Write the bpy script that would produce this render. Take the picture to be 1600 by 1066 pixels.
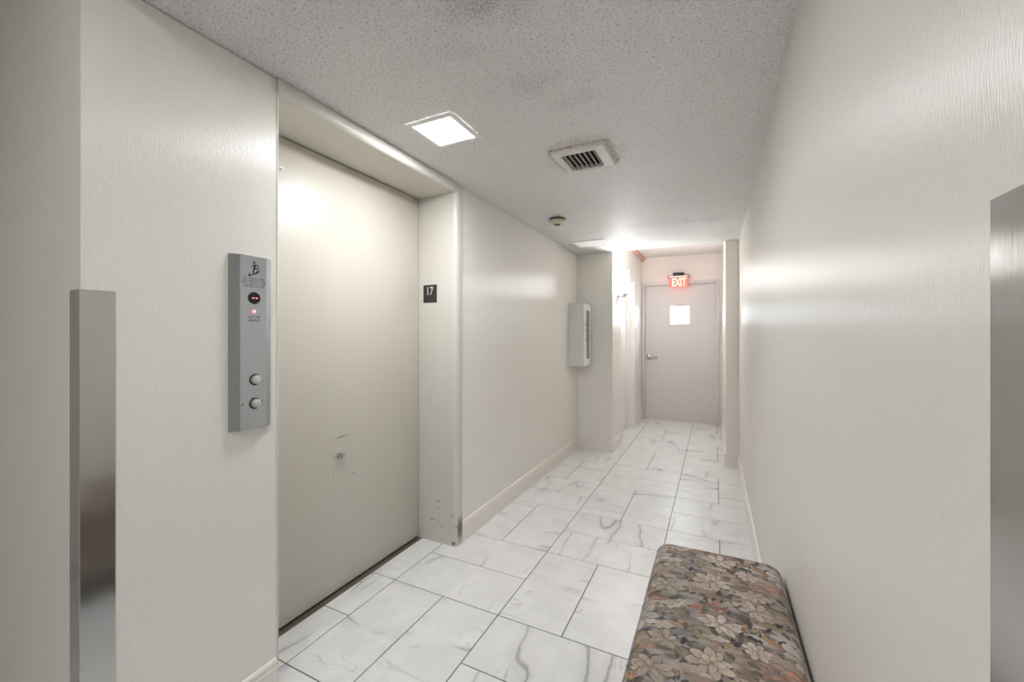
import bpy, bmesh, math, random
import numpy as np
from mathutils import Vector, Matrix

for o in list(bpy.data.objects):
    bpy.data.objects.remove(o)
scene = bpy.context.scene
COL = scene.collection
random.seed(7)

# ------------------------------------------------------------------ camera
YAW = 26.331
cam_d = bpy.data.cameras.new('camera')
cam = bpy.data.objects.new('camera', cam_d)
COL.objects.link(cam)
cam.location = (0, 0, 1.2826)
cam.rotation_euler = (math.radians(90), 0, math.radians(YAW))
cam_d.sensor_width = 36
cam_d.lens = 36 * 640.387 / 1600
cam_d.shift_y = -8.39 / 1600
cam_d.clip_start = 0.02
scene.camera = cam

# ------------------------------------------------------------------ world, light levels, exposure
world = bpy.data.worlds.new('daylight')
scene.world = world
world.use_nodes = True
bg = world.node_tree.nodes['Background']
bg.inputs['Color'].default_value = (0.86, 0.93, 1.0, 1)
bg.inputs['Strength'].default_value = 15.0
LAMP_CEILING = 43.0        # lit ceiling panel in the corridor
FILL_LOBBY = 9.0          # added panel out of view behind the camera, sends light into the corridor
LAMP_SCONCE = 25.0         # wall sconce by the exit door
EXPOSURE = 1.55
vs = scene.view_settings
vs.view_transform = 'Standard'
vs.look = 'None'
vs.gamma = 1.0
vs.use_curve_mapping = False
vs.exposure = EXPOSURE

# ------------------------------------------------------------------ dimensions (metres)
XL, XR = -1.412, 0.212         # corridor walls
CEIL = 2.208                   # textured ceiling
YC = 0.437                     # corridor mouth
XV0, XV1 = -1.012, 0.094       # vestibule walls
YV, YP = 4.542, 4.512          # column front, pilaster front
YB = 6.56                      # end wall
CEILV = 2.47
CEILL = 2.50                   # lobby ceiling


def s2l(c):
    c = c / 255.0
    return c / 12.92 if c <= 0.04045 else ((c + 0.055) / 1.055) ** 2.4


def rgb(r, g, b):
    return (s2l(r), s2l(g), s2l(b), 1)


# ------------------------------------------------------------------ material helpers
class NT:
    def __init__(self, name):
        self.m = bpy.data.materials.new(name)
        self.m.use_nodes = True
        self.t = self.m.node_tree
        self.b = self.t.nodes['Principled BSDF']
        self.cache = {}

    def n(self, typ, **kw):
        nd = self.t.nodes.new(typ)
        for k, v in kw.items():
            setattr(nd, k, v)
        return nd

    def set(self, sock, v):
        if isinstance(v, bpy.types.NodeSocket):
            self.t.links.new(v, sock)
        else:
            sock.default_value = v

    def math(self, op, a, b=None, c=None, clamp=False):
        nd = self.n('ShaderNodeMath', operation=op, use_clamp=clamp)
        self.set(nd.inputs[0], a)
        if b is not None:
            self.set(nd.inputs[1], b)
        if c is not None:
            self.set(nd.inputs[2], c)
        return nd.outputs[0]

    def vmath(self, op, a, b=None):
        nd = self.n('ShaderNodeVectorMath', operation=op)
        self.set(nd.inputs[0], a)
        if b is not None:
            self.set(nd.inputs[1], b)
        return nd.outputs[1] if op in ('LENGTH', 'DISTANCE') else nd.outputs[0]

    def mapping(self, vec, scale=(1, 1, 1), rot=(0, 0, 0), loc=(0, 0, 0)):
        nd = self.n('ShaderNodeMapping')
        self.set(nd.inputs['Vector'], vec)
        nd.inputs['Scale'].default_value = scale
        nd.inputs['Rotation'].default_value = rot
        nd.inputs['Location'].default_value = loc
        return nd.outputs[0]

    def noise(self, vec, scale, detail=2.0, rough=0.5, dist=0.0):
        nd = self.n('ShaderNodeTexNoise')
        self.set(nd.inputs['Vector'], vec)
        nd.inputs['Scale'].default_value = scale
        nd.inputs['Detail'].default_value = detail
        nd.inputs['Roughness'].default_value = rough
        nd.inputs['Distortion'].default_value = dist
        return nd.outputs['Fac']

    def maprange(self, v, a, b, c=0.0, d=1.0, smooth=True):
        nd = self.n('ShaderNodeMapRange')
        nd.interpolation_type = 'SMOOTHSTEP' if smooth else 'LINEAR'
        self.set(nd.inputs[0], v)
        for i, x in enumerate((a, b, c, d)):
            nd.inputs[1 + i].default_value = x
        return nd.outputs[0]

    def mix(self, fac, a, b, blend='MIX'):
        nd = self.n('ShaderNodeMix', data_type='RGBA', blend_type=blend)
        self.set(nd.inputs[0], fac)
        self.set(nd.inputs[6], a)
        self.set(nd.inputs[7], b)
        return nd.outputs[2]

    def bump(self, h, strength, distance):
        nd = self.n('ShaderNodeBump')
        nd.inputs['Strength'].default_value = strength
        nd.inputs['Distance'].default_value = distance
        self.set(nd.inputs['Height'], h)
        self.t.links.new(nd.outputs[0], self.b.inputs['Normal'])

    def blob(self, vec, centre, size, noise_scale=0, soft=0.5, amount=0.6):
        """Elliptical mark of a given centre and half size, ragged by noise."""
        d = self.vmath('SUBTRACT', vec, centre)
        d = self.vmath('DIVIDE', d, size)
        r = self.vmath('LENGTH', d)
        if noise_scale:
            key = (vec.node.name, noise_scale)
            if key not in self.cache:
                self.cache[key] = self.noise(vec, noise_scale, 3.0, 0.65)
            nz = self.cache[key]
            r = self.math('ADD', r, self.math('MULTIPLY', self.math('SUBTRACT', nz, 0.5), amount * 3))
        return self.maprange(r, 1.0, 1.0 - soft)


def simple(name, col, rough=0.5, metal=0.0, spec=0.5, bump=None, emit=None, coat=0.0):
    t = NT(name)
    b = t.b
    b.inputs['Base Color'].default_value = col
    b.inputs['Roughness'].default_value = rough
    b.inputs['Metallic'].default_value = metal
    b.inputs['Specular IOR Level'].default_value = spec
    b.inputs['Coat Weight'].default_value = coat
    if bump:
        g = t.n('ShaderNodeTexCoord').outputs['Object']
        t.bump(t.noise(g, bump[0], 3.0), bump[1], bump[2])
    if emit:
        b.inputs['Emission Color'].default_value = emit[0]
        b.inputs['Emission Strength'].default_value = emit[1]
    return t.m


def wallpaper(name, col, rough=0.37, aniso=0.84, spec=0.9):
    t = NT(name)
    b = t.b
    p = t.n('ShaderNodeNewGeometry').outputs['Position']
    fib = t.noise(t.mapping(p, (1, 1, 0.13)), 560.0, 1.0, 0.6)
    fib2 = t.noise(t.mapping(p, (1, 1, 0.3)), 190.0, 1.0, 0.6)
    cloud = t.noise(p, 1.3, 1.0)
    v = t.math('ADD', t.math('MULTIPLY', fib, 0.09), t.math('MULTIPLY', fib2, 0.06))
    v = t.math('ADD', v, t.math('MULTIPLY', cloud, 0.05))
    v = t.math('ADD', v, 0.90)
    hsv = t.n('ShaderNodeHueSaturation')
    hsv.inputs['Color'].default_value = col
    t.set(hsv.inputs['Value'], v)
    t.set(b.inputs['Base Color'], hsv.outputs[0])
    b.inputs['Roughness'].default_value = rough
    b.inputs['Specular IOR Level'].default_value = spec
    b.inputs['Anisotropic'].default_value = aniso
    tan = t.n('ShaderNodeTangent', direction_type='UV_MAP', uv_map='UVMap')
    t.set(b.inputs['Tangent'], tan.outputs[0])
    t.bump(t.math('ADD', fib, t.math('MULTIPLY', fib2, 0.22)), 0.6, 0.0012)
    return t.m


def steel(name, col, rough=0.2, aniso=0.8, bands=0.0):
    t = NT(name)
    b = t.b
    p = t.n('ShaderNodeNewGeometry').outputs['Position']
    br = t.noise(t.mapping(p, (1, 1, 0.03)), 700.0, 2.0)
    b.inputs['Base Color'].default_value = col
    b.inputs['Metallic'].default_value = 1.0
    t.set(b.inputs['Roughness'], t.math('ADD', t.math('MULTIPLY', br, 0.12), rough - 0.06))
    b.inputs['Anisotropic'].default_value = aniso
    tan = t.n('ShaderNodeTangent', direction_type='UV_MAP', uv_map='UVMap')
    t.set(b.inputs['Tangent'], tan.outputs[0])
    t.bump(br, 0.05, 0.0004)
    return t.m


M = {}
M['wall'] = wallpaper('wallpaper_beige', rgb(238, 234, 227))
M['paint'] = simple('painted_trim', rgb(236, 230, 222), 0.38, bump=(60, 0.08, 0.001))
M['smooth_wall'] = simple('smooth_wall_paint', rgb(238, 228, 221), 0.6)
M['white_ceiling'] = simple('white_ceiling_paint', rgb(236, 228, 224), 0.7)
M['white_door'] = simple('white_door_paint', rgb(240, 240, 240), 0.35)
M['grey_door'] = simple('grey_door_paint', rgb(214, 209, 207), 0.42, bump=(35, 0.05, 0.001))
M['grey_frame'] = simple('grey_frame_paint', rgb(214, 207, 204), 0.4)
M['dark_gap'] = simple('dark_shaft', rgb(24, 21, 18), 0.8)
M['sill'] = simple('sill_metal', rgb(128, 119, 106), 0.45, metal=0.6)
M['black'] = simple('black_plastic', rgb(22, 21, 22), 0.4)
M['ink'] = simple('black_ink', rgb(20, 20, 22), 0.6)
M['greyink'] = simple('engraved_ink', rgb(70, 70, 74), 0.6)
M['steel'] = steel('brushed_steel', (0.50, 0.535, 0.58, 1), 0.24, 0.5)
M['mirror_steel'] = steel('polished_steel', (0.52, 0.52, 0.52, 1), 0.15, 0.7)
M['nickel'] = simple('brushed_nickel', (0.46, 0.45, 0.44, 1), 0.25, metal=1.0)
M['button'] = simple('button_cap', rgb(206, 204, 200), 0.35, metal=0.35, bump=(300, 0.3, 0.001))
M['plate17'] = simple('sign_brown_black', rgb(52, 47, 43), 0.45)
M['white_print'] = simple('white_print', rgb(226, 224, 218), 0.5)
M['light_frame'] = simple('light_frame_grey', rgb(236, 234, 230), 0.5)
M['cabinet'] = simple('cabinet_white_enamel', rgb(226, 226, 225), 0.35)
M['cab_glass'] = simple('smoked_cabinet_glass', rgb(132, 132, 132), 0.15)
M['detector'] = simple('aged_ivory_plastic', rgb(214, 203, 184), 0.45)
M['wood'] = simple('salmon_wood', rgb(205, 160, 138), 0.5, bump=(40, 0.1, 0.002))
M['leg'] = simple('dark_wood', rgb(58, 42, 32), 0.4)
M['under'] = simple('black_dust_cloth', rgb(30, 29, 28), 0.9)
M['vent_dark'] = simple('duct_dark', rgb(18, 17, 16), 0.8)


def emitter(name, col, strength):
    t = NT(name)
    b = t.b
    b.inputs['Base Color'].default_value = (0.8, 0.8, 0.8, 1)
    b.inputs['Emission Color'].default_value = col
    b.inputs['Emission Strength'].default_value = strength
    return t.m


M['lit'] = emitter('lit_diffuser', (0.975, 0.985, 1.0, 1), LAMP_CEILING)
M['fill_lobby'] = emitter('fill_diffuser_lobby', (0.95, 0.98, 1.0, 1), FILL_LOBBY)
M['sconce_glass'] = emitter('lit_opal_glass', (1.0, 0.985, 0.965, 1), LAMP_SCONCE)
M['gap_glow'] = emitter('glowing_leak_strip', (1.0, 0.97, 0.93, 1), 0.4)
M['dim'] = simple('dim_diffuser', rgb(250, 250, 250), 0.12, emit=((0.97, 0.99, 1.0, 1), 0.08))
M['red_led'] = emitter('red_led_digits', (1.0, 0.10, 0.14, 1), 0.55)
M['red_lamp'] = emitter('red_indicator', (1.0, 0.14, 0.13, 1), 0.25)
M['exit_letter'] = emitter('exit_letters', (1.0, 0.36, 0.14, 1), 0.50)
M['exit_rim'] = emitter('exit_lamp_strip', (1.0, 0.50, 0.46, 1), 0.28)
M['display'] = simple('dark_red_display', rgb(40, 8, 12), 0.12)


def mk_exit_panel():
    t = NT('exit_red_acrylic')
    b = t.b
    b.inputs['Base Color'].default_value = rgb(235, 120, 110)
    b.inputs['Roughness'].default_value = 0.1
    b.inputs['Transmission Weight'].default_value = 0.35
    b.inputs['Emission Color'].default_value = (1.0, 0.13, 0.10, 1)
    b.inputs['Emission Strength'].default_value = 0.30
    return t.m


M['exit_panel'] = mk_exit_panel()


def mk_glass():
    t = NT('window_glass')
    b = t.b
    b.inputs['Base Color'].default_value = (0.97, 0.99, 1, 1)
    b.inputs['Roughness'].default_value = 0.3
    b.inputs['Transmission Weight'].default_value = 1.0
    b.inputs['IOR'].default_value = 1.1
    return t.m


M['glass'] = mk_glass()


def mk_ceiling():
    t = NT('textured_ceiling')
    b = t.b
    p = t.n('ShaderNodeNewGeometry').outputs['Position']
    warp = t.vmath('MULTIPLY', p, (1, 1, 0))
    h1 = t.noise(warp, 118.0, 3.0, 0.65, 0.3)
    vor = t.n('ShaderNodeTexVoronoi', feature='SMOOTH_F1')
    t.set(vor.inputs['Vector'], warp)
    vor.inputs['Scale'].default_value = 120.0
    h2 = t.math('SUBTRACT', 1.0, vor.outputs['Distance'])
    h = t.math('ADD', t.maprange(h1, 0.34, 0.66), t.math('MULTIPLY', h2, 0.6))
    # grime: soot with a shape of its own, in drifts near the vent and at the far end
    drift = t.maprange(t.noise(warp, 1.9, 3.0, 0.6, 0.4), 0.46, 0.76)
    spots = t.blob(warp, (-0.62, 0.98, 0), (0.16, 0.09, 1), 6.0, 0.9)
    for (gx, gy, rx, ry, am) in ((-0.50, 1.02, .20, .10, 1.0), (-0.74, 1.12, .12, .07, .7), (-0.62, 1.38, .22, .12, .8), (-0.48, 1.55, .15, .10, .6), (-0.02, 3.6, .22, .18, .8), (-0.45, 3.55, .35, .22, .55), (0.08, 4.2, .16, .3, .6)):
        spots = t.math('ADD', spots, t.math('MULTIPLY', t.blob(warp, (gx, gy, 0), (rx, ry, 1), 6.0, 0.9), am))
    ring = t.blob(warp, (-0.60, 2.06, 0), (0.24, 0.24, 1), 14.0, 0.5, 0.35)
    speck = t.maprange(t.noise(warp, 130.0, 2.0, 0.6), 0.50, 0.66)
    soot = t.math('MULTIPLY', t.math('ADD', t.math('MULTIPLY', speck, 0.7), 0.3), t.math('ADD', t.math('MULTIPLY', drift, 0.22), t.math('MULTIPLY', spots, 0.62)), clamp=True)
    pit_shade = t.maprange(h1, 0.30, 0.49)  # pits darkened in the colour, standing in for shading of the relief
    c = t.mix(pit_shade, rgb(204, 203, 200), rgb(253, 253, 252))
    c = t.mix(t.math('MULTIPLY', soot, 0.62), c, rgb(96, 88, 82))
    c = t.mix(t.math('MULTIPLY', ring, 0.30), c, rgb(160, 142, 132))
    t.set(b.inputs['Base Color'], c)
    b.inputs['Roughness'].default_value = 0.55
    t.bump(h, 0.8, 0.006)
    return t.m


M['ceiling'] = mk_ceiling()


def mk_marble():
    t = NT('marble_porcelain_tile')
    b = t.b
    oi = t.n('ShaderNodeObjectInfo')
    o = t.n('ShaderNodeTexCoord').outputs['Object']
    comb = t.n('ShaderNodeCombineXYZ')
    t.set(comb.inputs[0], t.math('MULTIPLY', oi.outputs['Random'], 91.0))
    t.set(comb.inputs[1], t.math('MULTIPLY', oi.outputs['Random'], 47.0))
    t.set(comb.inputs[2], t.math('MULTIPLY', oi.outputs['Random'], 13.0))
    p = t.vmath('ADD', o, comb.outputs[0])
    wn = t.n('ShaderNodeTexNoise')
    t.set(wn.inputs['Vector'], p)
    wn.inputs['Scale'].default_value = 5.0
    wn.inputs['Detail'].default_value = 4.0
    w = t.vmath('MULTIPLY', t.vmath('SUBTRACT', wn.outputs['Color'], (0.5, 0.5, 0.5)), (0.075, 0.075, 0.0))
    q = t.vmath('ADD', p, w)
    q1 = t.mapping(q, (0.42, 3.2, 1.0), (0, 0, math.radians(38)))
    a1 = t.math('ABSOLUTE', t.math('SUBTRACT', t.noise(q1, 1.35, 1.0, 0.5), 0.5))
    v1 = t.maprange(a1, 0.011, 0.0)
    halo = t.maprange(a1, 0.06, 0.0)
    q2 = t.mapping(q, (0.8, 3.6, 1.0), (0, 0, math.radians(-24)))
    a2 = t.math('ABSOLUTE', t.math('SUBTRACT', t.noise(q2, 1.9, 3.0, 0.55), 0.5))
    v2 = t.maprange(a2, 0.010, 0.0)
    mask = t.maprange(t.noise(p, 2.6, 2.0), 0.42, 0.60)
    mask2 = t.maprange(t.noise(p, 3.6, 2.0), 0.48, 0.62)
    vein = t.math('ADD', t.math('MULTIPLY', t.math('MULTIPLY', v1, mask), 0.48), t.math('MULTIPLY', t.math('MULTIPLY', halo, mask), 0.14))
    vein = t.math('ADD', vein, t.math('MULTIPLY', t.math('MULTIPLY', v2, mask2), 0.28), clamp=True)
    cloud = t.noise(p, 7.0, 5.0, 0.6)
    base = t.mix(t.maprange(cloud, 0.35, 0.7), rgb(228, 228, 227), rgb(237, 237, 236))
    c = t.mix(vein, base, rgb(112, 112, 114))
    t.set(b.inputs['Base Color'], c)
    b.inputs['Roughness'].default_value = 0.34
    b.inputs['Specular IOR Level'].default_value = 0.45
    return t.m


M['tile'] = mk_marble()
M['grout'] = simple('grey_grout', rgb(92, 90, 87), 0.85)


def mk_elev_door():
    t = NT('elevator_door_enamel')
    b = t.b
    p = t.n('ShaderNodeNewGeometry').outputs['Position']
    flat = t.vmath('MULTIPLY', p, (0, 1, 1))
    # a diagonal scrape, a rubbed smudge and two nicks
    sl = t.mapping(flat, (1, 1, 1), (math.radians(4), 0, 0))
    m1 = t.blob(flat, (0, 1.475, 0.772), (1, 0.062, 0.0065), 90.0, 0.9, 0.45)
    m2 = t.blob(flat, (0, 1.462, 0.678), (1, 0.040, 0.022), 60.0, 0.9, 0.7)
    m3 = t.blob(flat, (0, 1.465, 0.645), (1, 0.06, 0.075), 30.0, 1.0, 0.6)
    m4 = t.blob(flat, (0, 1.553, 0.566), (1, 0.010, 0.007), 90.0, 0.8, 0.3)
    m5 = t.blob(flat, (0, 1.424, 0.579), (1, 0.005, 0.02), 90.0, 0.8, 0.3)
    m = t.math('ADD', t.math('MULTIPLY', m1, 0.75), t.math('MULTIPLY', m2, 0.8))
    m = t.math('ADD', m, t.math('MULTIPLY', m3, 0.22))
    m = t.math('ADD', m, t.math('ADD', t.math('MULTIPLY', m4, 0.7), t.math('MULTIPLY', m5, 0.4)), clamp=True)
    t.set(b.inputs['Base Color'], t.mix(m, rgb(203, 198, 187), rgb(92, 97, 94)))
    b.inputs['Roughness'].default_value = 0.38
    t.bump(t.noise(p, 18.0, 2.0), 0.04, 0.002)
    return t.m


def mk_jamb():
    t = NT('elevator_jamb_enamel')
    b = t.b
    p = t.n('ShaderNodeNewGeometry').outputs['Position']
    f = t.vmath('MULTIPLY', p, (1, 0, 1))
    m = None
    for (x, z, sx, sz) in ((-1.536, .257, .012, .005), (-1.536, .214, .008, .005), (-1.436, .183, .010, .005),
                           (-1.585, .136, .026, .0045), (-1.53, .126, .010, .004), (-1.512, .103, .010, .004),
                           (-1.46, .07, .007, .004), (-1.41, .12, .008, .006), (-1.432, .20, .008, .004),
                           (-1.425, .016, .018, .018), (-1.401, .10, .005, .10)):
        k = t.blob(f, (x, 0, z), (sx, 1, sz), 120.0, 0.8, 0.4)
        m = k if m is None else t.math('MAXIMUM', m, k)
    dirt = t.maprange(t.noise(p, 160.0, 3.0), 0.60, 0.72)
    sep = t.n('ShaderNodeSeparateXYZ')
    t.set(sep.inputs[0], p)
    low = t.math('MULTIPLY', t.maprange(sep.outputs[2], 0.22, 0.0), t.math('MULTIPLY', dirt, 0.35))
    m = t.math('ADD', t.math('MULTIPLY', m, 0.8), low, clamp=True)
    t.set(b.inputs['Base Color'], t.mix(m, rgb(210, 206, 198), rgb(48, 45, 40)))
    b.inputs['Roughness'].default_value = 0.42
    return t.m


M['elev_door'] = mk_elev_door()
M['jamb'] = mk_jamb()


def mk_fabric():
    t = NT('floral_tapestry')
    b = t.b
    at = t.n('ShaderNodeVertexColor', layer_name='weave')
    o = t.n('ShaderNodeTexCoord').outputs['Object']
    wv = t.noise(t.mapping(o, (1, 0.35, 1)), 620.0, 2.0)
    c = t.mix(t.maprange(wv, 0.35, 0.7, 0.0, 0.20), at.outputs['Color'], rgb(84, 78, 72))
    t.set(b.inputs['Base Color'], c)
    b.inputs['Roughness'].default_value = 0.75
    b.inputs['Specular IOR Level'].default_value = 0.25
    b.inputs['Sheen Weight'].default_value = 0.15
    t.bump(wv, 0.25, 0.001)
    return t.m


M['fabric'] = mk_fabric()


# ------------------------------------------------------------------ mesh helpers
def add_uv(bm):
    uv = bm.loops.layers.uv.new('UVMap')
    for f in bm.faces:
        n = f.normal
        ax = max(range(3), key=lambda i: abs(n[i]))
        for l in f.loops:
            c = l.vert.co
            l[uv].uv = (c.y, c.z) if ax == 0 else ((c.x, c.z) if ax == 1 else (c.x, c.y))


def finish(name, bm, mat, parent=None, smooth=False, loc=None):
    bmesh.ops.recalc_face_normals(bm, faces=bm.faces)
    bm.normal_update()
    add_uv(bm)
    me = bpy.data.meshes.new(name)
    bm.to_mesh(me)
    bm.free()
    me.materials.append(mat)
    if smooth:
        for p in me.polygons:
            p.use_smooth = True
        try:
            me.set_sharp_from_angle(angle=math.radians(35))
        except Exception:
            pass
    o = bpy.data.objects.new(name, me)
    COL.objects.link(o)
    if parent:
        o.parent = parent
        o.matrix_parent_inverse = parent_inv(parent)
    return o


def parent_inv(p):
    m = Matrix.LocRotScale(p.location, p.rotation_euler, p.scale)
    if p.parent:
        m = p.parent.matrix_parent_inverse.inverted() @ Matrix() if False else m
    return m.inverted()


def bbox(bm, x0, x1, y0, y1, z0, z1, bevel=0.0, seg=2):
    r = bmesh.ops.create_cube(bm, size=1.0)
    vs_ = r['verts']
    for v in vs_:
        v.co = Vector(((x0 + x1) / 2 + v.co.x * (x1 - x0), (y0 + y1) / 2 + v.co.y * (y1 - y0), (z0 + z1) / 2 + v.co.z * (z1 - z0)))
    if bevel:
        es = list({e for v in vs_ for e in v.link_edges})
        bmesh.ops.bevel(bm, geom=es, offset=bevel, segments=seg, profile=0.6, affect='EDGES')


def box(name, x0, x1, y0, y1, z0, z1, mat, parent=None, bevel=0.0, seg=2):
    bm = bmesh.new()
    bbox(bm, x0, x1, y0, y1, z0, z1, bevel, seg)
    return finish(name, bm, mat, parent, smooth=bevel > 0)


def boxes(name, lst, mat, parent=None, bevel=0.0):
    bm = bmesh.new()
    for b_ in lst:
        bbox(bm, *b_, bevel)
    return finish(name, bm, mat, parent, smooth=bevel > 0)


def prism(name, pts, axis, a0, a1, mat, parent=None, smooth=True):
    """Closed outline extruded along an axis. axis z: pts (x,y); axis y: pts (x,z); axis x: pts (y,z)."""
    bm = bmesh.new()

    def at(p, a):
        return {'z': (p[0], p[1], a), 'y': (p[0], a, p[1]), 'x': (a, p[0], p[1])}[axis]
    lo = [bm.verts.new(at(p, a0)) for p in pts]
    hi = [bm.verts.new(at(p, a1)) for p in pts]
    n = len(pts)
    for i in range(n):
        bm.faces.new((lo[i], lo[(i + 1) % n], hi[(i + 1) % n], hi[i]))
    bm.faces.new(lo[::-1])
    bm.faces.new(hi)
    return finish(name, bm, mat, parent, smooth=smooth)


def lathe(name, prof, mat, parent=None, seg=32, mtx=None, smooth=True):
    """prof: (radius, height) pairs turned round local z, then placed by mtx."""
    bm = bmesh.new()
    rings = []
    for r, z in prof:
        if r < 1e-6:
            rings.append([bm.verts.new((0, 0, z))])
        else:
            rings.append([bm.verts.new((r * math.cos(2 * math.pi * i / seg), r * math.sin(2 * math.pi * i / seg), z)) for i in range(seg)])
    for a, b_ in zip(rings, rings[1:]):
        for i in range(seg):
            j = (i + 1) % seg
            if len(a) == 1 and len(b_) == 1:
                continue
            if len(a) == 1:
                bm.faces.new((a[0], b_[i], b_[j]))
            elif len(b_) == 1:
                bm.faces.new((a[i], a[j], b_[0]))
            else:
                bm.faces.new((a[i], a[j], b_[j], b_[i]))
    if mtx is not None:
        bmesh.ops.transform(bm, matrix=mtx, verts=bm.verts)
    return finish(name, bm, mat, parent, smooth=smooth)


def frame_mtx(origin, right, up):
    """local x=right, y=up, z=out of the surface."""
    r = Vector(right).normalized()
    u = Vector(up).normalized()
    n = r.cross(u)
    m = Matrix((r, u, n)).transposed().to_4x4()
    m.translation = Vector(origin)
    return m


def text(name, body, size, mtx, mat, parent, extrude=0.0004, bold=0.0, sx=1.0):
    cu = bpy.data.curves.new(name, 'FONT')
    cu.body = body
    cu.size = size
    cu.extrude = extrude
    cu.offset = bold
    cu.align_x = 'CENTER'
    cu.align_y = 'CENTER'
    cu.resolution_u = 4
    tmp = bpy.data.objects.new('tmp', cu)
    COL.objects.link(tmp)
    dg = bpy.context.evaluated_depsgraph_get()
    me = bpy.data.meshes.new_from_object(tmp.evaluated_get(dg))
    bpy.data.objects.remove(tmp)
    bm = bmesh.new()
    bm.from_mesh(me)
    bpy.data.meshes.remove(me)
    bmesh.ops.transform(bm, matrix=mtx @ Matrix.Diagonal((sx, 1, 1, 1)), verts=bm.verts)
    return finish(name, bm, mat, parent)


def empty(name, loc):
    o = bpy.data.objects.new(name, None)
    COL.objects.link(o)
    o.location = loc
    o.empty_display_size = 0.05
    return o


def tag(o, label, cat=None, kind=None, group=None):
    o['label'] = label
    if cat:
        o['category'] = cat
    if kind:
        o['kind'] = kind
    if group:
        o['group'] = group
    return o


def struct(o, label, cat):
    return tag(o, label, cat, kind='structure')


# ================================================================== SETTING
# ---- floor: slab with recessed grout and single tiles
floor = box('floor', -3.3, 2.2, -1.9, 6.75, -0.12, -0.0018, M['grout'])
struct(floor, 'white marble-look tile floor laid in alternating pairs with grey grout', 'floor')
MOD, GX, GY, JOINT = 0.6126, -0.8923, 2.2701, 0.0042
LONG, SHORT = MOD - JOINT, MOD / 2 - JOINT


def tile_mesh(w, l):
    bm = bmesh.new()
    bbox(bm, -w / 2, w / 2, -l / 2, l / 2, -0.009, 0.0)
    es = [e for e in bm.edges if all(v.co.z > -0.001 for v in e.verts)]
    bmesh.ops.bevel(bm, geom=es, offset=0.0010, segments=1, affect='EDGES')
    bm.normal_update()
    me = bpy.data.meshes.new('tile')
    bm.to_mesh(me)
    bm.free()
    me.materials.append(M['tile'])
    return me


FULL = tile_mesh(SHORT, LONG)


def room_x(y0, y1):
    ym = (y0 + y1) / 2
    if ym < YC:
        return (-3.2, 2.0)
    if y1 > 0.9 and y0 < 2.2:
        return (-1.672, XR)
    if y0 < YV:
        return (XL, XR)
    return (-1.12, XV1)


tn = 0
for i in range(-4, 6):
    for j in range(-7, 8):
        cx0, cy0 = GX + i * MOD, GY + j * MOD
        vert = (i + j) % 2 != 0
        for k in range(2):
            if vert:
                r = [cx0 + k * MOD / 2, cx0 + (k + 1) * MOD / 2, cy0, cy0 + MOD]
            else:
                r = [cx0, cx0 + MOD, cy0 + k * MOD / 2, cy0 + (k + 1) * MOD / 2]
            lo, hi = room_x(r[2], r[3])
            full = r[0] >= lo and r[1] <= hi and r[2] >= -1.6 and r[3] <= YB - 0.01
            r2 = [max(r[0], lo), min(r[1], hi), max(r[2], -1.6), min(r[3], YB - 0.01)]
            if r2[1] - r2[0] < 0.012 or r2[3] - r2[2] < 0.012:
                continue
            c = ((r2[0] + r2[1]) / 2, (r2[2] + r2[3]) / 2, 0)
            if full:
                me = FULL
            else:
                w, l = r2[1] - r2[0] - JOINT, r2[3] - r2[2] - JOINT
                me = tile_mesh(w, l) if vert else tile_mesh(l, w)
            o = bpy.data.objects.new('tile', me)
            COL.objects.link(o)
            o.location = c
            flip = math.pi if random.random() < 0.5 else 0
            o.rotation_euler.z = flip if vert else math.pi / 2 + flip
            o.parent = floor
            tn += 1

# ---- ceilings
VX0, VX1, VY0, VY1 = -0.703, -0.528, 1.980, 2.178      # duct opening
ceiling = boxes('ceiling', [(-3.3, VX0, YC + 0.03, YV + 0.01, CEIL, CEIL + 0.40), (VX1, 2.2, YC + 0.03, YV + 0.01, CEIL, CEIL + 0.40),
                            (VX0, VX1, YC + 0.03, VY0, CEIL, CEIL + 0.40), (VX0, VX1, VY1, YV + 0.01, CEIL, CEIL + 0.40)], M['ceiling'])
struct(ceiling, 'rough sprayed ceiling with sooty patches over the corridor', 'ceiling')
ceil2 = box('ceiling_vestibule', XV0 - 0.5, XV1 + 0.4, YV + 0.01, YB + 0.3, CEILV, CEILV + 0.14, M['white_ceiling'])
struct(ceil2, 'smooth higher pinkish white ceiling in front of the exit door', 'ceiling')

ceil3 = box('ceiling_lobby', -3.3, 2.2, -1.9, YC, CEILL, CEILL + 0.12, M['white_ceiling'])
bk = box('wall_bulkhead', -3.3, 2.2, YC, YC + 0.03, CEIL, CEILL + 0.1, M['wall'])
struct(bk, 'beige bulkhead over the corridor mouth', 'wall')
struct(ceil3, 'plain white ceiling of the lobby behind the viewpoint', 'ceiling')

# ---- walls
TOP = CEIL + 0.002
w = boxes('wall_left', [(-3.3, XL, YC, 0.945, 0, CEIL - 0.003), (-3.3, XL - 0.03, YC, 0.945, CEIL - 0.003, CEIL), (-1.95, XL, 2.13, YV, 0, CEIL - 0.002), (-1.95, XL - 0.03, 2.13, YV, CEIL - 0.002, TOP), (-1.95, -1.80, 0.9, 2.2, 0, TOP)], M['wall'])
struct(w, 'beige grasscloth wall on the left, holding the elevator doorway', 'wall')
w = boxes('wall_right', [(XR, 2.2, YC, YP, 0, CEIL)], M['wall'])
struct(w, 'long beige grasscloth wall on the right behind the bench', 'wall')
w = boxes('wall_column', [(-1.95, XV0, YV, 5.0, 0, CEILV), (-1.95, XV0, 5.0, 5.93, 2.04, CEILV), (-1.95, XV0, 5.93, YB + 0.2, 0, CEILV), (-1.95, -1.16, 5.0, 5.93, 0, 2.04)], M['smooth_wall'])
w.data.materials.clear()
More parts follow.
